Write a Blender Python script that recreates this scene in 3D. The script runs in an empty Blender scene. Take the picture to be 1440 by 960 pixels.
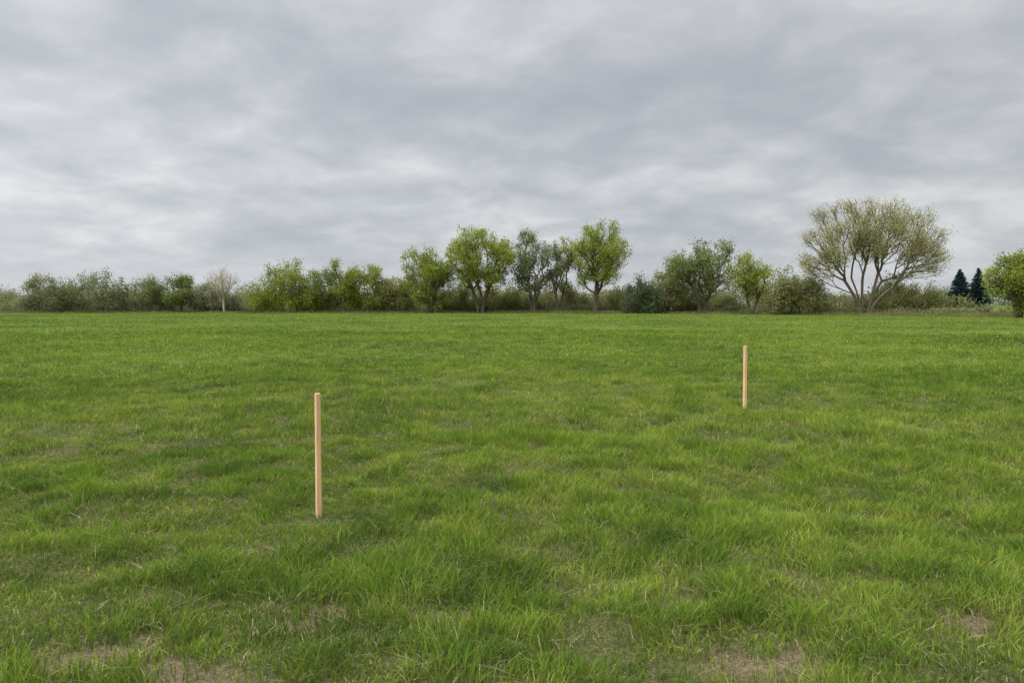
import bpy, math, numpy as np
from mathutils import Vector
rng = np.random.default_rng(7)
scene = bpy.context.scene
try:
    scene.view_settings.view_transform='Standard'; scene.view_settings.look='None'; scene.view_settings.exposure=0
except Exception: pass

# ---------------------------------------------------------------- noise helpers
TAB = np.random.default_rng(3).random((256,256))
def vnoise(x,y):
    xi=np.floor(x).astype(int); yi=np.floor(y).astype(int)
    fx=x-xi; fy=y-yi
    fx=fx*fx*(3-2*fx); fy=fy*fy*(3-2*fy)
    a=TAB[xi%256,yi%256]; b=TAB[(xi+1)%256,yi%256]; c=TAB[xi%256,(yi+1)%256]; d=TAB[(xi+1)%256,(yi+1)%256]
    return (a*(1-fx)+b*fx)*(1-fy)+(c*(1-fx)+d*fx)*fy
def rot_noise(x,y,s,a,o):
    c,si=math.cos(a),math.sin(a)
    return vnoise((x*c-y*si)*s+o,(x*si+y*c)*s+o*1.7)
def sstep(a,b,x):
    t=np.clip((x-a)/(b-a),0,1); return t*t*(3-2*t)
def height(x,y):
    x=np.asarray(x,float); y=np.asarray(y,float)
    r=np.sqrt(x*x+y*y)
    h=(rot_noise(x,y,1.6,.5,9)-.5)*.08*(1-sstep(12,25,r))
    h+=(rot_noise(x,y,.55,1.0,31)-.5)*.12*(1-sstep(35,70,r))
    h+=(rot_noise(x,y,.12,.4,3)-.5)*.14*(1-sstep(90,130,r))
    h+=1.0*sstep(108,150,y)*sstep(60,85,x)
    return h
SOIL=[(-1.85,3.20,.28,.17),(-1.42,3.02,.23,.14),(-1.22,3.54,.24,.13),(-1.08,3.86,.22,.10),(-.38,3.80,.22,.12),(-.68,3.50,.19,.10),
      (1.12,3.24,.27,.14),(2.3,3.6,.19,.10),(-2.3,4.2,.17,.08)]
STAKES=[(-1.467,5.54),(3.616,11.43)]
def soil(x,y):
    s=np.zeros_like(x)
    wx=(vnoise(x*6,y*6)-.5)*.26; wy=(vnoise(x*6+40,y*6+11)-.5)*.26
    wx=wx+(vnoise(x*19,y*19)-.5)*.16; wy=wy+(vnoise(x*19+40,y*19+11)-.5)*.16
    for (a,b,rx,ry) in SOIL:
        d=np.sqrt(((x+wx-a)/rx)**2+((y+wy-b)/ry)**2)
        s=np.maximum(s,1-sstep(.35,1.5,d))
    return s

# ---------------------------------------------------------------- mesh helper
def mesh_from(name, verts, faces, k, attrs=None, fattrs=None, mats=(), matidx=None, smooth=False):
    me=bpy.data.meshes.new(name)
    nv=len(verts); nf=len(faces)
    me.vertices.add(nv); me.vertices.foreach_set('co',np.asarray(verts,np.float32).ravel())
    me.loops.add(nf*k); me.loops.foreach_set('vertex_index',np.asarray(faces,np.int32).ravel())
    me.polygons.add(nf); me.polygons.foreach_set('loop_start',np.arange(nf,dtype=np.int32)*k)
    try: me.polygons.foreach_set('loop_total',np.full(nf,k,np.int32))
    except Exception: pass
    for m in mats: me.materials.append(m)
    if matidx is not None: me.polygons.foreach_set('material_index',np.asarray(matidx,np.int32))
    me.polygons.foreach_set('use_smooth',np.full(nf,smooth,bool))
    for n,v in (attrs or {}).items():
        a=me.attributes.new(n,'FLOAT','POINT'); a.data.foreach_set('value',np.asarray(v,np.float32))
    for n,v in (fattrs or {}).items():
        a=me.attributes.new(n,'FLOAT','FACE'); a.data.foreach_set('value',np.asarray(v,np.float32))
    me.update(calc_edges=True)
    return me
def add_obj(name,me):
    o=bpy.data.objects.new(name,me); scene.collection.objects.link(o); return o

# ---------------------------------------------------------------- material helpers
def new_mat(name):
    m=bpy.data.materials.new(name); m.use_nodes=True; nt=m.node_tree; nt.nodes.clear()
    out=nt.nodes.new('ShaderNodeOutputMaterial'); return m,nt,out
def N(nt,t,**kw):
    n=nt.nodes.new(t)
    for k,v in kw.items(): setattr(n,k,v)
    return n
def inp(nt,sock,v):
    if isinstance(v,bpy.types.NodeSocket): nt.links.new(v,sock)
    else: sock.default_value=v
def noise(nt,vec,scale,detail=3,rough=.5,dist=0.):
    n=N(nt,'ShaderNodeTexNoise'); nt.links.new(vec,n.inputs['Vector'])
    n.inputs['Scale'].default_value=scale; n.inputs['Detail'].default_value=detail
    n.inputs['Roughness'].default_value=rough; n.inputs['Distortion'].default_value=dist
    return n.outputs[0]
def ramp(nt,f,stops):
    r=N(nt,'ShaderNodeValToRGB'); nt.links.new(f,r.inputs[0]); e=r.color_ramp.elements
    while len(e)<len(stops): e.new(.5)
    for i,(p,c) in enumerate(stops):
        e[i].position=p; e[i].color=(c if len(c)==4 else (*c,1)) if not isinstance(c,(int,float)) else (c,c,c,1)
    return r.outputs[0]
def mixc(nt,f,a,b,mode='MIX'):
    m=N(nt,'ShaderNodeMix',data_type='RGBA',blend_type=mode)
    inp(nt,m.inputs[0],f)
    for s,v in ((m.inputs[6],a),(m.inputs[7],b)):
        if isinstance(v,tuple): s.default_value=(*v[:3],1)
        else: nt.links.new(v,s)
    return m.outputs[2]
def math_(nt,op,a,b=0.,clamp=False):
    m=N(nt,'ShaderNodeMath',operation=op,use_clamp=clamp); inp(nt,m.inputs[0],a); inp(nt,m.inputs[1],b); return m.outputs[0]
def attr(nt,name):
    a=N(nt,'ShaderNodeAttribute'); a.attribute_name=name; return a.outputs['Fac']

def leafy_shader(nt,out,col,trans=.3):
    p=N(nt,'ShaderNodeBsdfDiffuse'); nt.links.new(col,p.inputs['Color'])
    t=N(nt,'ShaderNodeBsdfTranslucent'); nt.links.new(col,t.inputs['Color'])
    m=N(nt,'ShaderNodeMixShader'); m.inputs[0].default_value=trans
    nt.links.new(p.outputs[0],m.inputs[1]); nt.links.new(t.outputs[0],m.inputs[2]); nt.links.new(m.outputs[0],out.inputs[0])

def field_tint(nt,pos):
    a=noise(nt,pos,.11,1,.6)
    b=noise(nt,pos,1.3,3,.7)
    return math_(nt,'ADD',math_(nt,'MULTIPLY',a,.35),math_(nt,'MULTIPLY',b,.65))

def grass_material():
    m,nt,out=new_mat('grass_blades')
    g=N(nt,'ShaderNodeNewGeometry'); pos=g.outputs['Position']
    t=attr(nt,'t'); r=attr(nt,'r')
    s=field_tint(nt,pos)
    tip=ramp(nt,s,[(.37,(.080,.150,.019)),(.5,(.165,.250,.026)),(.62,(.285,.345,.052))])
    col=mixc(nt,ramp(nt,t,[(.0,0.),(.65,1.)]),mixc(nt,.62,tip,(.10,.088,.035)),tip)
    # the last part of r are dead straw blades
    tint=ramp(nt,r,[(0.,(.62,.74,.75)),(.88,(1.25,1.12,1.22))])
    col=mixc(nt,1.,col,tint,'MULTIPLY')
    dead=math_(nt,'GREATER_THAN',r,.885)
    col=mixc(nt,math_(nt,'MULTIPLY',dead,.78),col,(.42,.35,.19))
    leafy_shader(nt,out,col,.33)
    return m
GRASS=grass_material()

def straw_material():
    m,nt,out=new_mat('dry_grass')
    g=N(nt,'ShaderNodeNewGeometry'); pos=g.outputs['Position']
    r=attr(nt,'r')
    n=noise(nt,pos,.25,2)
    col=mixc(nt,ramp(nt,n,[(.35,0.),(.65,1.)]),(.12,.13,.045),(.26,.215,.11))
    col=mixc(nt,math_(nt,'MULTIPLY',r,.5),col,(.14,.17,.05))
    leafy_shader(nt,out,col,.2)
    return m
STRAW=straw_material()

def ground_material():
    m,nt,out=new_mat('meadow_ground')
    g=N(nt,'ShaderNodeNewGeometry'); pos=g.outputs['Position']
    s=field_tint(nt,pos)
    green=ramp(nt,s,[(.36,(.05,.085,.012)),(.5,(.085,.13,.018)),(.63,(.13,.17,.028))])
    fine=noise(nt,pos,14,3,.6)
    green=mixc(nt,ramp(nt,fine,[(.3,0.),(.7,1.)]),mixc(nt,1.,green,(.6,.6,.6),'MULTIPLY'),green)
    thatch=ramp(nt,noise(nt,pos,60,4,.7),[(.32,(.03,.028,.012)),(.5,(.085,.072,.034)),(.7,(.20,.165,.09))])
    dirt=ramp(nt,noise(nt,pos,60,5,.75),[(.32,(.065,.046,.027)),(.5,(.155,.113,.07)),(.7,(.29,.22,.14))])
    so=attr(nt,'soil'); nr=attr(nt,'near')
    col=mixc(nt,nr,green,mixc(nt,.75,green,thatch))
    col=mixc(nt,so,col,dirt)
    mg=attr(nt,'margin')
    col=mixc(nt,mg,col,(.12,.11,.05))
    p=N(nt,'ShaderNodeBsdfPrincipled'); nt.links.new(col,p.inputs['Base Color'])
    p.inputs['Roughness'].default_value=.95; p.inputs['Specular IOR Level'].default_value=.1
    bp=N(nt,'ShaderNodeBump'); bp.inputs['Strength'].default_value=1.; bp.inputs['Distance'].default_value=.03
    nt.links.new(noise(nt,pos,35,5,.7),bp.inputs['Height']); nt.links.new(bp.outputs[0],p.inputs['Normal'])
    nt.links.new(p.outputs[0],out.inputs[0])
    return m

# ---------------------------------------------------------------- ground sheet
def edge_y(x):   # far edge of the mown field
    return np.interp(x,[-400,0,25,45,60,75,400],[139,137,130,116,98,93,90])
def axis(vals): return np.unique(np.round(np.concatenate(vals),4))
xs=axis([np.linspace(-3000,-400,8),np.linspace(-400,-120,29),np.linspace(-120,-20,60),np.linspace(-20,-6,70),np.linspace(-6,6,260),np.linspace(6,20,70),np.linspace(20,120,60),np.linspace(120,400,29),np.linspace(400,3000,8)])
ys=axis([np.linspace(-800,-30,8),np.linspace(-30,2,40),np.linspace(2,9,190),np.linspace(9,24,90),np.linspace(24,80,80),np.linspace(80,160,60),np.linspace(160,500,30),np.linspace(500,4000,12)])
X,Y=np.meshgrid(xs,ys); Z=height(X,Y)
so=soil(X,Y); Z=Z-so*.02+so*(vnoise(X*22,Y*22)-.5)*.03
nx,ny=len(xs),len(ys)
i=np.arange(nx-1)[None,:]+np.arange(ny-1)[:,None]*nx
F=np.stack([i,i+1,i+1+nx,i+nx],-1).reshape(-1,4)
R=np.sqrt(X**2+Y**2)
ED=edge_y(X)
mg=sstep(-1,2,Y-ED)*(1-sstep(12,30,Y-ED))*.8
V=np.stack([X,Y,Z],-1).reshape(-1,3)
me=mesh_from('meadow_ground',V,F,4,{'soil':so.ravel(),'near':(1-sstep(8,22,R)).ravel(),'margin':mg.ravel()},mats=[ground_material()],smooth=True)
add_obj('ground',me)

# ---------------------------------------------------------------- grass: one mesh of real blades, wider and sparser with distance
def blades(bx,by,bz,H,ln,dirn,wd,seg,r,bend=.15,pdead=.115):
    nb=len(bx); curve=1.4+r.random(nb); fa=r.random(nb)*np.pi; rnd=r.random(nb)
    flat=rnd>1-pdead
    H=np.where(flat,H*.55,H); ln=np.where(flat,ln*2.0,ln)
    verts=[];T=[]
    for s in range(seg+1):
        t=s/seg
        cx=bx+np.cos(dirn)*ln*t**curve; cy=by+np.sin(dirn)*ln*t**curve
        z=bz+H*(t-bend*t*t)-.015*(s==0)
        ww=wd*(1-t**1.8*.93)*.5
        ox=np.cos(fa)*ww; oy=np.sin(fa)*ww
        verts.append(np.stack([np.stack([cx-ox,cy-oy,z],-1),np.stack([cx+ox,cy+oy,z],-1)],1))
        T.append(np.full((nb,2),t))
    V=np.stack(verts,1).reshape(-1,3); T=np.stack(T,1).ravel(); RR=np.repeat(rnd,(seg+1)*2)
    base=np.arange(nb)[:,None]*(seg+1)*2+np.arange(seg)[None,:]*2
    F=np.stack([base,base+1,base+3,base+2],-1).reshape(-1,4)
    return V,F,T,RR
def lushness(x,y):
    l=.26*rot_noise(x,y,.9,.6,12)+.54*rot_noise(x,y,3.9,1.1,5)+.20*rot_noise(x,y,.22,.3,40)
    return .45+1.1*sstep(.28,.72,l)
def wedge(n,r1,r2,ang,p=2.):
    u=rng.random(n); r=(r1**p+(r2**p-r1**p)*u)**(1/p); a=(rng.random(n)*2-1)*ang
    return r*np.sin(a), r*np.cos(a)
def stake_gap(x,y):
    g=np.ones_like(x)
    for (a,b) in STAKES: g=np.minimum(g,.45+.55*sstep(.03,.4,np.hypot(x-a,(y-b+.12)*.8)))
    return g
rl=[]
# lawn-height blades
for (r1,r2,n,w0,seg,p,ang) in [(1.9,9.,340000,.0044,3,1.5,.82),(8.6,18.5,280000,.0085,2,1.2,.76),(17.5,46,280000,.016,2,1.,.74),(43,150,280000,.047,1,.6,.74)]:
    bx,by=wedge(n,r1,r2,ang,p)
    kk=(by<edge_y(bx)+1)&(rng.random(n)>soil(bx,by)*.9)
    if r1<17: kk&=~((vnoise(bx*4.1+5,by*4.1+77)<.30)&(rng.random(n)<.62))
    bx,by=bx[kk],by[kk]; m=len(bx); rr=np.hypot(bx,by)
    L=lushness(bx,by)*(1-.5*soil(bx,by))*stake_gap(bx,by)
    # lean direction is loosely coherent inside a tuft and differs between tufts
    dr=rot_noise(bx,by,2.8,.9,61)*12.566+rng.normal(0,1.5,m)
    H=(.030+.088*rng.random(m)**1.3)*L; ln=.7*(.25+rng.random(m))*H
    rl.append(blades(bx,by,height(bx,by),H,ln,dr,w0*(rr/r1)**(.8 if r1>15 else .25)*(.6+.8*rng.random(m)),seg,rng))
# arching tufts
for (r1,r2,nt_,nb,w0,seg,p) in [(2.0,8.5,1500,42,.0050,4,1.6),(8.5,20,1500,30,.009,3,1.6)]:
    tx,ty=wedge(nt_,r1,r2,.82,p)
    kk=(rng.random(nt_)<sstep(.7,1.3,lushness(tx,ty)))&(soil(tx,ty)<.15)&(soil(tx,ty-.12)<.4)&(soil(tx,ty+.15)<.4)
    tx,ty=tx[kk],ty[kk]
    ok=np.ones(len(tx),bool)
    for (a,b) in STAKES: ok&=~((np.abs(tx-a)<.16)&(ty<b+.1)&(ty>b-.6))
    tx,ty=tx[ok],ty[ok]; q=len(tx)
    sz=np.repeat(.5+.75*rng.random(q)**1.7,nb); big=np.repeat(tx,nb),np.repeat(ty,nb); m=q*nb
    a=rng.random(m)*6.283; rad=.085*np.sqrt(rng.random(m))*sz
    bx=big[0]+rad*np.cos(a); by=big[1]+rad*np.sin(a)
    wind=np.repeat(rng.random(q)*6.283,nb)
    H=(.065+.11*rng.random(m)**1.2)*sz; ln=(.3+.8*rng.random(m))*H*.85
    dr=np.where(rng.random(m)<.25,wind,a)+rng.normal(0,.6,m)
    rl.append(blades(bx,by,height(bx,by),H,ln,dr,w0*(.6+.8*rng.random(m)),seg,rng,.34,.07))
off=0;Vs=[];Fs=[];Ts=[];Rs=[]
for (a,b,c,d) in rl: Vs.append(a);Fs.append(b+off);Ts.append(c);Rs.append(d);off+=len(a)
add_obj('grass',mesh_from('grass',np.concatenate(Vs),np.concatenate(Fs),4,{'t':np.concatenate(Ts),'r':np.concatenate(Rs)},mats=[GRASS],smooth=True))
del Vs,Fs,Ts,Rs,rl

# dry tall grass along the far margin
n=80000
x=rng.uniform(-125,115,n); y=edge_y(x)+rng.random(n)**1.3*9+.2
H=(.25+.5*rng.random(n))*(.6+.7*vnoise(x*.15,y*.3))
V,F,T,RR=blades(x,y,height(x,y),H,H*.3*rng.random(n),rng.random(n)*6.28,.06*(.5+rng.random(n)),1,rng)
add_obj('tall_dry_grass',mesh_from('tall_dry_grass',V,F,4,{'t':T,'r':RR},mats=[STRAW],smooth=True))

# ---------------------------------------------------------------- trees
def bark_material(name,c1,c2):
    m,nt,out=new_mat(name)
    g=N(nt,'ShaderNodeNewGeometry')
    mp=N(nt,'ShaderNodeMapping'); nt.links.new(g.outputs['Position'],mp.inputs[0]); mp.inputs['Scale'].default_value=(6,6,1.2)
    f=noise(nt,mp.outputs[0],1.5,3,.65)
    col=mixc(nt,ramp(nt,f,[(.3,0.),(.7,1.)]),c1,c2)
    p=N(nt,'ShaderNodeBsdfDiffuse'); nt.links.new(col,p.inputs['Color'])
    nt.links.new(p.outputs[0],out.inputs[0]); return m
def leaf_material(name,dark,light,trans=.4):
    m,nt,out=new_mat(name)
    g=N(nt,'ShaderNodeNewGeometry')
    r=attr(nt,'r')
    n=noise(nt,g.outputs['Position'],.45,1,.55)
    f=math_(nt,'ADD',math_(nt,'MULTIPLY',r,.5),math_(nt,'MULTIPLY',ramp(nt,n,[(.32,0.),(.68,1.)]),.5))
    col=mixc(nt,f,dark,light)
    leafy_shader(nt,out,col,trans); return m
BARK=bark_material('bark',(.06,.05,.036),(.14,.115,.085))
BARKP=bark_material('bark_pale',(.24,.2,.145),(.42,.37,.28))
BARKB=bark_material('bark_willow',(.075,.062,.04),(.17,.14,.092))
L_BR=leaf_material('leaf_spring',(.13,.168,.024),(.30,.34,.055))
L_BR2=leaf_material('leaf_fresh',(.155,.192,.028),(.36,.395,.075))
L_MID=leaf_material('leaf_mid',(.11,.142,.042),(.25,.287,.085))
L_GR=leaf_material('leaf_greygreen',(.118,.138,.058),(.25,.27,.118))
L_OL=leaf_material('leaf_olive',(.145,.15,.052),(.30,.30,.115))
L_HAZ=leaf_material('leaf_olive_hazed',(.16,.168,.085),(.30,.305,.16))  # paler olive: distance haze put into the leaf colour
L_OLB=leaf_material('leaf_bud',(.25,.245,.088),(.43,.41,.175))
L_DK=leaf_material('leaf_dark',(.07,.095,.048),(.155,.19,.088))
L_SP=leaf_material('needles_spruce',(.010,.022,.022),(.03,.055,.052),.05)
L_FAR=leaf_material('leaf_far_hazed',(.17,.19,.14),(.29,.31,.22))  # lightened leaf colour stands in for haze over the distant trees
L_TAN=leaf_material('leaf_tan',(.34,.3,.2),(.5,.44,.33))

def leaf_quads(C,sig,size,r):
    n=len(C)
    c=C+r.normal(0,1,(n,3))*np.asarray(sig)
    u=r.normal(0,1,(n,3)); u/=np.linalg.norm(u,axis=1)[:,None]
    w=r.normal(0,1,(n,3)); v=np.cross(u,w); v/=np.linalg.norm(v,axis=1)[:,None]+1e-9
    s=(size*(.5+r.random(n)))[:,None]*.5
    q=np.stack([c-u*s, c+v*s*.7*(.6+.8*r.random((n,1))), c+u*s, c-v*s*.7*(.6+.8*r.random((n,1)))],1)
    return q.reshape(-1,3)

def tree_geo(seed,clumps,ntarget,stems,bark_r0=.03,nleaf=30,lsig=.4,lsize=.22,w=.55,power=2.3,segl=.9,maxr=.5,minz=.3,leafprob=1.):
    r=np.random.default_rng(seed)
    cl=np.asarray(clumps,float)
    wt=cl[:,3]**2; wt/=wt.sum()
    ci=r.choice(len(cl),ntarget,p=wt)
    d=r.normal(0,1,(ntarget,3)); d/=np.linalg.norm(d,axis=1)[:,None]
    T=cl[ci,:3]+d*(cl[ci,3]*r.random(ntarget)**.4)[:,None]
    T=T[T[:,2]>minz]
    nodes=[];par=[];pl=[]
    for st in stems:
        pid=-1
        for i_,p in enumerate(st):
            nodes.append(p);par.append(pid);pl.append(0 if pid<0 else pl[pid]+np.linalg.norm(np.subtract(p,nodes[pid])))
            pid=len(nodes)-1
    cap=len(nodes)+int(len(T)*8)+100
    A=np.zeros((cap,3)); L=np.zeros(cap); n=len(nodes); A[:n]=nodes; L[:n]=pl; par=par+[0]*(cap-n)
    org=np.array(stems[0][-1])
    o=np.argsort(np.linalg.norm(T-org,axis=1)); tips=[]
    for ti in o:
        t=T[ti]; D=t-A[:n]; ds=np.sqrt((D**2).sum(1))
        down=np.maximum(0,-D[:,2])
        cost=ds+w*L[:n]+.9*down + np.where(A[:n,2]<minz*.9,3.,0)
        j=int(np.argmin(cost))
        k_=max(1,int(math.ceil(ds[j]/segl)))
        if n+k_>=cap: break
        a=A[j].copy(); pid=j; dd=t-a; ln=ds[j]
        off=r.normal(0,.07*ln,3); off[2]=-abs(off[2])*.6
        hz=np.array([dd[0],dd[1],0])*.12
        for q in range(1,k_+1):
            f=q/k_; p=a+dd*f+(off+hz)*math.sin(math.pi*f)
            A[n]=p; par[n]=pid; L[n]=L[pid]+np.linalg.norm(p-A[pid]); pid=n; n+=1
        tips.append(pid)
    par=np.array(par[:n]); A=A[:n]
    acc=np.zeros(n); rad=np.zeros(n)
    for q in range(n-1,-1,-1):
        if acc[q]==0: acc[q]=bark_r0**power
        rad[q]=acc[q]**(1/power)
        if par[q]>=0: acc[par[q]]+=acc[q]
    rad=np.minimum(rad,maxr)
    ch=np.where(par>=0)[0]; pa=par[ch]
    K=5
    P0=A[pa];P1=A[ch];R1=rad[ch];R0=np.minimum(rad[pa],R1*1.35+.01)
    ax=P1-P0; ax/=np.linalg.norm(ax,axis=1)[:,None]+1e-9
    ref=np.where(np.abs(ax[:,2:3])<.9,np.array([[0,0,1.]]),np.array([[1.,0,0]]))
    u=np.cross(ax,ref); u/=np.linalg.norm(u,axis=1)[:,None]; v=np.cross(ax,u)
    P0=P0-ax*R0[:,None]*.3
    ra=[];rb=[]
    for q in range(K):
        a_=2*math.pi*q/K; dr=u*math.cos(a_)+v*math.sin(a_)
        ra.append(P0+dr*R0[:,None]); rb.append(P1+dr*R1[:,None])
    VB=np.stack(ra+rb,1)
    m=len(ch); b=np.arange(m)[:,None]*2*K
    fl=[]
    for q in range(K):
        q2=(q+1)%K
        fl.append(np.concatenate([b+q,b+q2,b+K+q2,b+K+q],1))
    FB=np.stack(fl,1).reshape(-1,4); VB=VB.reshape(-1,3)
    tips=np.array(tips)
    if leafprob<1: tips=tips[r.random(len(tips))<leafprob]
    C=np.repeat(A[tips],nleaf,0)
    VL=leaf_quads(C,lsig,lsize,r)
    VL[:,2]=np.maximum(VL[:,2],.02)
    FL=(np.arange(len(C)*4).reshape(-1,4))+len(VB)
    rl=np.repeat(r.random(len(tips)),nleaf)*.5+r.random(len(C))*.5
    return np.concatenate([VB,VL]),np.concatenate([FB,FL]),np.concatenate([np.zeros(len(FB)),rl]),np.concatenate([np.zeros(len(FB),int),np.ones(len(FL),int)])

def crown(seed,W,z0,z1,n,rr=(.14,.24),top=0.):
    r=np.random.default_rng(seed+999); out=[]
    zc=(z0+z1)/2; hz=(z1-z0)/2
    while len(out)<n:
        d=r.normal(0,1,3); d/=np.linalg.norm(d); q=r.random()**.4
        rad=W*r.uniform(*rr)
        z=d[2]*q
        f=1+top*z
        x=d[0]*q*f*(W/2-rad*.45); y=d[1]*q*f*(W/2-rad*.45)
        out.append((x,y,zc+z*(hz-rad*.6),rad))
    return out
def place(name,geo,x,y,mats,z=None):
    V,F,fr,mi=geo
    me=mesh_from(name,V,F,4,None,{'r':fr},mats=mats,matidx=mi)
    o=add_obj(name,me); o.location=(x,y,float(height(x,y)) if z is None else z); return o

def tree(name,seed,x,y,H,W,leaf,bark=BARK,base=.2,nt=330,nleaf=40,lsize=.23,lsig=.36,top=.15,nst=1,ncl=30,w=.5,rr=(.12,.20),r0=.034,lp=.82):
    r=np.random.default_rng(seed)
    cl=crown(seed,W,H*base,H,ncl,rr,top=top)
    if nst==1:
        lx,ly=r.normal(0,.2,2)
        sts=[[(0,0,-.3),(lx*.3,ly*.3,H*.09),(lx,ly,H*.2),(lx*1.3,ly*1.5,H*.32)]]
    else:
        sts=[]
        for s in range(nst):
            a=s*6.283/nst+r.random()*.8; o=.25+.2*r.random(); q=W*.08*(1+r.random())
            c,si=math.cos(a),math.sin(a)
            sts.append([(c*o,si*o,-.3),(c*(o+q*.2),si*(o+q*.2),H*.12),(c*(o+q*.7),si*(o+q*.7),H*.26),(c*(o+q),si*(o+q),H*.36)])
    g=tree_geo(seed,cl,nt,sts,r0,nleaf,lsig,lsize,w=w,minz=H*base*.75,leafprob=lp)
    return place(name,g,x,y,[bark,leaf])

def shrub(name,seed,x,y,H,W,leaf,bark=BARK,nt=240,nleaf=34,lsize=.24,lsig=.40,ncl=26,lp=1.,rr=(.12,.20)):
    r=np.random.default_rng(seed)
    cl=[]; W=W*1.15; nt=int(nt*1.5)
    for _ in range(ncl):
        px=(r.random()*2-1); rad=min(W,H*1.3)*r.uniform(*rr)
        py=(r.random()*2-1)
        hh=H*(1-.5*abs(px)**2.4)*r.uniform(.72,1.08)
        cl.append((px*(W/2-rad*.4),py*min(W,7)*.35,r.uniform(rad*.6,hh-rad*.8),rad))
        if r.random()<.6: cl.append((px*(W/2-rad*.4),py*min(W,7)*.35,hh-rad*.8,rad*.9))
    for px in np.linspace(-.9,.9,max(4,int(W/1.4))): cl.append((px*W/2,r.normal(0,.8),H*.2,H*.2))
    sts=[]
    ns=max(3,int(W/1.8))
    for s in range(ns):
        a=(s+.5)/ns*2-1; sx=a*W*.33
        sts.append([(sx,r.normal(0,.5),-.2),(sx+r.normal(0,.15),r.normal(0,.3),H*.12),(sx*1.1+r.normal(0,.3),r.normal(0,.4),H*.28)])
    g=tree_geo(seed,cl,nt,sts,.022,nleaf,lsig,lsize,w=.4,minz=.25,leafprob=lp)
    return place(name,g,x,y,[bark,leaf])

# left hedgerow
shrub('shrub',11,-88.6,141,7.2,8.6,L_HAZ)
shrub('shrub',12,-80.5,141,8.7,11.5,L_GR,nt=330,nleaf=28)
shrub('shrub',13,-71.0,142,7.0,11.5,L_GR,nt=300,nleaf=28)
tree('deciduous_tree',14,-63,141,7.7,6.4,L_MID,base=.08,nt=260,top=0)
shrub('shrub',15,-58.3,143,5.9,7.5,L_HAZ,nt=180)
tree('bare_tree',16,-54.5,140,9.2,6.8,L_TAN,bark=BARKP,base=.28,nt=650,nleaf=4,lsize=.13,lsig=.25,w=.55,top=.1,r0=.02,lp=1.)
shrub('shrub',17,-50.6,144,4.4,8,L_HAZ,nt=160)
shrub('shrub',18,-43.0,140,9.7,11,L_BR,nt=380)
shrub('shrub',19,-37.0,141,8.9,7,L_MID,nt=260)
tree('deciduous_tree',20,-31.6,140,11.4,7.0,L_BR,base=.04,nt=360,top=-.1)
shrub('shrub',21,-27.0,141,8.6,6.5,L_BR,nt=240)
shrub('shrub',22,-22.4,142,6.8,7,L_OL,nt=220)
# centre group
tree('deciduous_tree',23,-15.2,137.5,13.3,11.4,L_BR,base=.0,nt=700,nst=3,top=.1,ncl=44)
tree('deciduous_tree',24,-5.9,137.5,16.8,13.6,L_BR2,base=.14,nt=920,nst=2,ncl=60,rr=(.08,.15))
tree('deciduous_tree',25,4.0,137.5,15.3,9.6,L_GR,base=.17,nt=600,nst=3,nleaf=26,lsize=.22,ncl=38,top=.3,rr=(.10,.17))
tree('deciduous_tree',26,8.9,138,14.0,6.2,L_GR,base=.17,nt=380,nst=2,nleaf=22,lsize=.22,top=.25)
tree('deciduous_tree',27,15.3,136,17.8,12.8,L_BR2,base=.19,nt=900,nst=1,nleaf=32,ncl=64,rr=(.08,.14),top=.25)
shrub('shrub',28,-10,144,5.8,9,L_MID,nt=200)
shrub('shrub',29,-1.0,145,6.0,9,L_OL,nt=200)
shrub('shrub',30,20.8,142,4.8,6,L_OL,nt=140)
shrub('shrub',31,9,146,5.5,12,L_OL,nt=220)
# right-centre
shrub('shrub',32,22.9,131,6.7,5.0,L_DK,nt=200)
shrub('shrub',33,27.2,133,8.0,6.0,L_OL,nt=200)
tree('deciduous_tree',34,32.6,127,13.6,13.8,L_MID,base=.15,nt=720,nst=2,nleaf=30,ncl=50,rr=(.09,.15),top=.1)
shrub('shrub',35,33.5,135,6.0,12,L_OL,nt=260)
tree('deciduous_tree',36,38.9,120,10.3,7.0,L_BR2,base=.2,nt=380,nst=2,nleaf=26,top=.25,ncl=30)
shrub('shrub',37,44.9,117,7.9,9.8,L_OL,nt=320,nleaf=26)
# right edge
tree('deciduous_tree',38,60.2,88,7.8,7.8,L_BR,base=.0,nt=560,lsize=.2,lsig=.34,nleaf=36,top=0,nst=2)
shrub('shrub',39,59.8,118,6.2,8.0,L_OL,nt=220,nleaf=20)
shrub('shrub',40,65.2,119,5.0,6.5,L_OL,nt=180,nleaf=18)

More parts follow.
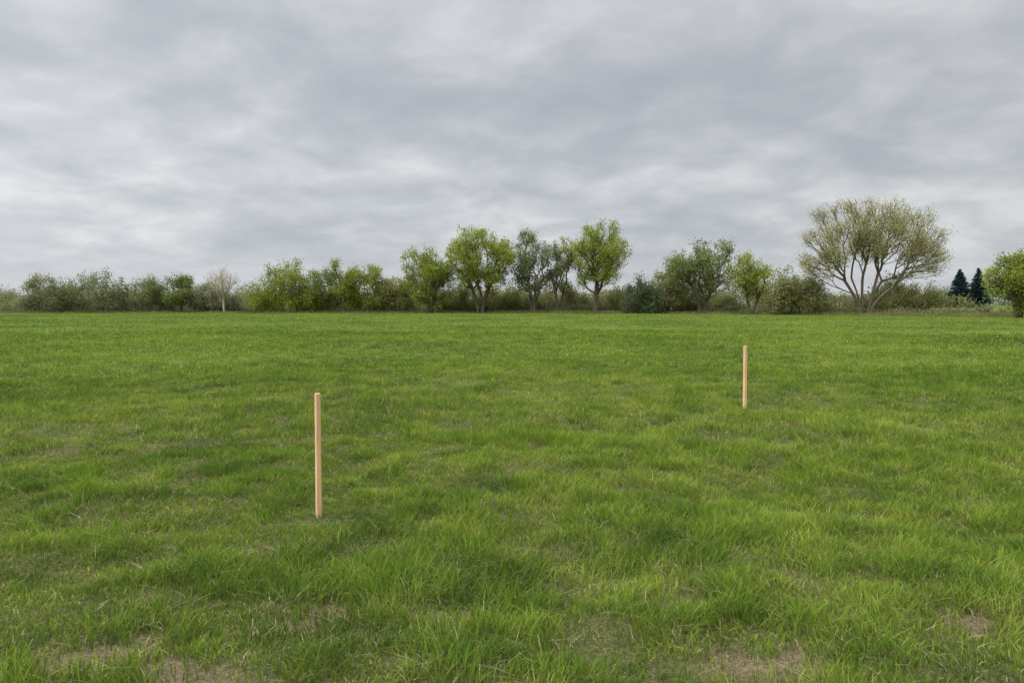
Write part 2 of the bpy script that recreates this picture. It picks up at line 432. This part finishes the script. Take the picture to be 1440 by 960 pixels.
def big_tree():
    r=np.random.default_rng(77); cl=[]
    for (cx,cz,rx,rz,n) in [(-3.0,12.0,6.7,6.8,62),(5.2,12.0,6.9,6.6,62),(1.2,12.0,4.5,6.0,40),(9.0,8.4,4.0,4.8,26),(-6.6,8.6,3.5,4.8,22)]:
        for _ in range(n):
            d=r.normal(0,1,3); d/=np.linalg.norm(d); q=r.random()**.38
            if d[2]<-.75: continue
            cl.append((cx+d[0]*q*(rx-1.),d[1]*q*5.2,cz+d[2]*q*(rz-.9),1.25))
    sts=[[(-.6,0,-.4),(-.65,0,.9),(-.9,.1,2.2),(-1.4,.0,3.8),(-2.1,.1,5.6)],
         [(-.75,.2,-.4),(-.9,.2,1.4),(-1.7,.2,3.2),(-3.0,.3,5.2)],
         [(-.4,.3,-.4),(-.3,.35,1.0),(-.2,.6,2.8),(-.1,.8,5.4)],
         [(.55,0,-.4),(.6,0,1.0),(.85,-.1,2.6),(1.3,-.2,4.4),(1.8,-.2,6.4)],
         [(.6,.3,-.4),(.8,.4,1.3),(1.5,.6,3.1),(2.8,.7,5.2)],
         [(.7,-.3,-.4),(1.0,-.4,1.3),(2.0,-.8,2.8),(3.8,-1.0,4.4)]]
    g=tree_geo(78,cl,4800,sts,.021,10,.36,.15,w=.7,power=2.6,segl=.8,maxr=.40,minz=2.4)
    return place('large_deciduous_tree',g,53.4,112,[BARKB,L_OLB])
big_tree()

# spruces: whorled drooping boughs
def spruce(seed,x,y,H,W):
    r=np.random.default_rng(seed); C=[]
    K=7; vs=[]
    for z in np.linspace(-.2,H,9):
        rr=.16*(1-z/H)+.015
        for q in range(K): vs.append((rr*math.cos(6.283*q/K),rr*math.sin(6.283*q/K),z))
    fs=[(a*K+q,a*K+(q+1)%K,(a+1)*K+(q+1)%K,(a+1)*K+q) for a in range(8) for q in range(K)]
    z=.35
    while z<H*.99:
        f=1-z/H; L=W/2*(f**.85)*1.0+.08
        for q in range(int(8+9*f)):
            a=r.random()*6.283; l=L*r.uniform(.72,1.12)
            m=max(3,int(l*24))
            t=r.random(m)**.7
            px=np.cos(a)*l*t; py=np.sin(a)*l*t; pz=z-.28*l*t+.14*l*t*t+r.normal(0,.05,m)
            wd=.12+.22*l*(1-t)*.5
            for _ in range(3):
                C.append(np.stack([px+r.normal(0,1,m)*wd*abs(math.sin(a))+r.normal(0,.05,m),py+r.normal(0,1,m)*wd*abs(math.cos(a)),pz-abs(r.normal(0,.07,m))],-1))
        z+=.22+.05*r.random()
    C=np.concatenate(C)
    VL=leaf_quads(C,.03,.17,r)
    V=np.concatenate([np.array(vs),VL]); FL=np.arange(len(C)*4).reshape(-1,4)+len(vs)
    g=(V,np.concatenate([np.array(fs),FL]),np.concatenate([np.zeros(len(fs)),r.random(len(C))]),np.concatenate([np.zeros(len(fs),int),np.ones(len(FL),int)]))
    place('spruce_tree',g,x,y,[BARK,L_SP])
spruce(51,90.6,150,7.8,6.8)
spruce(52,94.6,150.5,8.0,5.8)

def bushes_mass(name,seed,items,mat,leaf,ncl=9,m=85):
    r=np.random.default_rng(seed); Cs=[];RL=[]
    for (x,y,H,W) in items:
        base=r.random()
        for _ in range(ncl):
            d=r.normal(0,1,3); d/=np.linalg.norm(d)
            c=np.array([x+d[0]*W*.36,y+d[1]*W*.3,H*.5+d[2]*H*.34])
            Cs.append(c+r.normal(0,1,(m,3))*np.array([W*.13,W*.13,H*.13])); RL.append(base*.4+r.random()*.3+r.random(m)*.3)
        Cs.append(np.stack([x+r.normal(0,W*.33,2*m),y+r.normal(0,W*.2,2*m),r.random(2*m)*H*.5],-1)); RL.append(base*.4+r.random(2*m)*.4)
    C=np.concatenate(Cs); C[:,2]=np.abs(C[:,2])
    C[:,2]+=height(C[:,0],C[:,1])
    V=leaf_quads(C,.06,leaf,r)
    add_obj(name,mesh_from(name,V,np.arange(len(C)*4).reshape(-1,4),4,None,{'r':np.concatenate(RL)},mats=[mat]))
r=np.random.default_rng(5); it=[]
for _ in range(240):
    x=r.uniform(-330,330); H=r.uniform(5,8.5) if x<-110 else r.uniform(4.,6.8)
    it.append((x,r.uniform(205,300),H,H*r.uniform(.9,1.7)))
bushes_mass('distant_tree_line',5,it,L_FAR,.55)
it=[];x=-112.
while x<68:                                   # continuous hedge behind the individual trees
    ye=float(edge_y(x)); b=vnoise(np.array(x*.09+3),np.array(2.2))
    H=r.uniform(3.6,5.8)*(.75+.5*b) if x<50 else r.uniform(2.6,4.2)
    it.append((x,ye+r.uniform(13,19),H,r.uniform(4,6.5))); x+=r.uniform(1.4,2.4)
bushes_mass('hedgerow',6,it,L_OL,.3,11,75)
it=[];x=-118.
while x<75:
    ye=float(edge_y(x)); H=r.uniform(1.0,2.8)*(1. if x<52 else .6)
    it.append((x,ye+r.uniform(7,12),H,r.uniform(2.5,5))); x+=r.uniform(.9,1.9)
bushes_mass('undergrowth',7,it,L_GR,.24,7,55)

# ---------------------------------------------------------------- wooden stakes
def wood_material():
    m,nt,out=new_mat('planed_wood')
    tc=N(nt,'ShaderNodeTexCoord'); mp=N(nt,'ShaderNodeMapping'); nt.links.new(tc.outputs['Object'],mp.inputs[0]); mp.inputs['Scale'].default_value=(60,60,2.2)
    f=noise(nt,mp.outputs[0],1.4,5,.6,.6)
    col=ramp(nt,f,[(.25,(.44,.25,.12)),(.5,(.64,.39,.205)),(.75,(.75,.50,.29))])
    mp2=N(nt,'ShaderNodeMapping'); nt.links.new(tc.outputs['Object'],mp2.inputs[0]); mp2.inputs['Scale'].default_value=(4,4,2)
    col=mixc(nt,ramp(nt,noise(nt,mp2.outputs[0],2,3),[(.4,0.),(.75,.35)]),col,(.42,.25,.13))
    p=N(nt,'ShaderNodeBsdfPrincipled'); nt.links.new(col,p.inputs['Base Color']); p.inputs['Roughness'].default_value=.65; p.inputs['Specular IOR Level'].default_value=.3
    bp=N(nt,'ShaderNodeBump'); bp.inputs['Strength'].default_value=.3; bp.inputs['Distance'].default_value=.002
    nt.links.new(f,bp.inputs['Height']); nt.links.new(bp.outputs[0],p.inputs['Normal'])
    nt.links.new(p.outputs[0],out.inputs[0]); return m
WOOD=wood_material()
import bmesh
def stake(x,y,H,w,rot,lean):
    bm=bmesh.new()
    def ring(z,s,c):
        h=w/2*s; k_=min(c,h*.9); pts=[]
        for (sx,sy,a0) in ((1,1,0),(-1,1,90),(-1,-1,180),(1,-1,270)):
            for da in (0,30,60,90):
                a=math.radians(a0+da); pts.append((sx*(h-k_)+k_*math.cos(a),sy*(h-k_)+k_*math.sin(a),z))
        return [bm.verts.new(p) for p in pts]
    c=.006
    rings=[ring(-.30,.12,c*.3),ring(-.14,.98,c),ring(0,1,c),ring(H*.35,1.,c),ring(H*.7,.995,c),ring(H-.004,.995,c),ring(H-.001,.95,c),ring(H,.88,c)]
    for a,b in zip(rings,rings[1:]):
        n=len(a)
        for q in range(n): bm.faces.new((a[q],a[(q+1)%n],b[(q+1)%n],b[q]))
    bm.faces.new(rings[-1]); bm.faces.new(rings[0][::-1])
    me=bpy.data.meshes.new('wooden_stake'); bm.to_mesh(me); bm.free(); me.materials.append(WOOD)
    o=add_obj('wooden_stake',me); o.location=(x,y,float(height(x,y))); o.rotation_euler=(lean[0],lean[1],rot)
stake(-1.467,5.54,.932-float(height(-1.467,5.54)),.038,math.radians(32),(0,.003))
stake(3.616,11.43,.963-float(height(3.616,11.43)),.046,math.radians(20),(0,-.004))

# ---------------------------------------------------------------- world: overcast sky
w=bpy.data.worlds.new('World'); scene.world=w; w.use_nodes=True; nt=w.node_tree; nt.nodes.clear()
out=nt.nodes.new('ShaderNodeOutputWorld')
SUN_EL,SUN_AZ=math.radians(48),math.radians(-125)   # azimuth from +Y, negative = left (behind the camera's left shoulder)
SD=Vector((math.sin(SUN_AZ)*math.cos(SUN_EL),math.cos(SUN_AZ)*math.cos(SUN_EL),math.sin(SUN_EL)))
sky=N(nt,'ShaderNodeTexSky',sky_type='NISHITA'); sky.sun_disc=False; sky.sun_elevation=SUN_EL; sky.sun_rotation=SUN_AZ
b1=N(nt,'ShaderNodeBackground'); b1.inputs[1].default_value=.08; nt.links.new(sky.outputs[0],b1.inputs[0])
tc=N(nt,'ShaderNodeTexCoord'); sx=N(nt,'ShaderNodeSeparateXYZ'); nt.links.new(tc.outputs['Generated'],sx.inputs[0])
zc=math_(nt,'MAXIMUM',sx.outputs[2],0.)
den=math_(nt,'ADD',zc,.24)
cx=N(nt,'ShaderNodeCombineXYZ')
nt.links.new(math_(nt,'DIVIDE',sx.outputs[0],den),cx.inputs[0]); nt.links.new(math_(nt,'DIVIDE',sx.outputs[1],den),cx.inputs[1])
mp=N(nt,'ShaderNodeMapping'); nt.links.new(cx.outputs[0],mp.inputs[0]); mp.inputs['Location'].default_value=(12.6,4.2,0); mp.inputs['Rotation'].default_value=(0,0,math.radians(20)); mp.inputs['Scale'].default_value=(1.,1.,1)
n1=noise(nt,mp.outputs[0],.9,3,.5,.2)
n2=noise(nt,mp.outputs[0],3.4,5,.54,.25)
nn=math_(nt,'ADD',math_(nt,'MULTIPLY',n1,.5),math_(nt,'MULTIPLY',n2,.5))
cc=ramp(nt,nn,[(.36,(.44,.465,.52)),(.46,(.51,.535,.575)),(.54,(.60,.625,.655)),(.64,(.75,.77,.785))])
side=math_(nt,'ADD',math_(nt,'MULTIPLY',sx.outputs[0],-.15),1.)
cc=mixc(nt,1.,cc,side,'MULTIPLY')
el=ramp(nt,zc,[(0.,.2),(.38,.2),(.62,.55),(1.,.80)])     # overcast luminance distribution (x5), raised above the view to add scene light
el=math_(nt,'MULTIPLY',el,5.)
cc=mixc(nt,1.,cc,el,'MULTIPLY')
# glow added around the unseen sun to brighten what faces it
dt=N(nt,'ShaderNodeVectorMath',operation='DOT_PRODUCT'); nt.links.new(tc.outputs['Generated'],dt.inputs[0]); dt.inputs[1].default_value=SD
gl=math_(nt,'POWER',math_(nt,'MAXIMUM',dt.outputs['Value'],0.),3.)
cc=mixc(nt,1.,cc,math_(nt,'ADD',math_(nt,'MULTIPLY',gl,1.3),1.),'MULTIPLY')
hz=ramp(nt,zc,[(0.,.6),(.10,.0)])
cc=mixc(nt,hz,cc,(.63,.66,.69))
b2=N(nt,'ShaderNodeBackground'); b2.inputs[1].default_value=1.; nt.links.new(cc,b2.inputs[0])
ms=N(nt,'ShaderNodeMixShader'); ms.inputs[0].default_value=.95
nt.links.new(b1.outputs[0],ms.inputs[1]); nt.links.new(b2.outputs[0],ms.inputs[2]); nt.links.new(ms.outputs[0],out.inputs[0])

sl=bpy.data.lights.new('sun','SUN'); sl.energy=1.45; sl.angle=math.radians(14); sl.color=(1,.96,.9)
so_=bpy.data.objects.new('sun',sl); scene.collection.objects.link(so_)
so_.rotation_euler=SD.to_track_quat('Z','Y').to_euler()

cam=bpy.data.cameras.new('camera'); cam.lens=26; cam.sensor_width=36; cam.clip_end=8000; cam.clip_start=.05
co=bpy.data.objects.new('camera',cam); scene.collection.objects.link(co)
co.location=(0,0,1.6); co.rotation_euler=(math.radians(90-2.86),0,0)
scene.camera=co
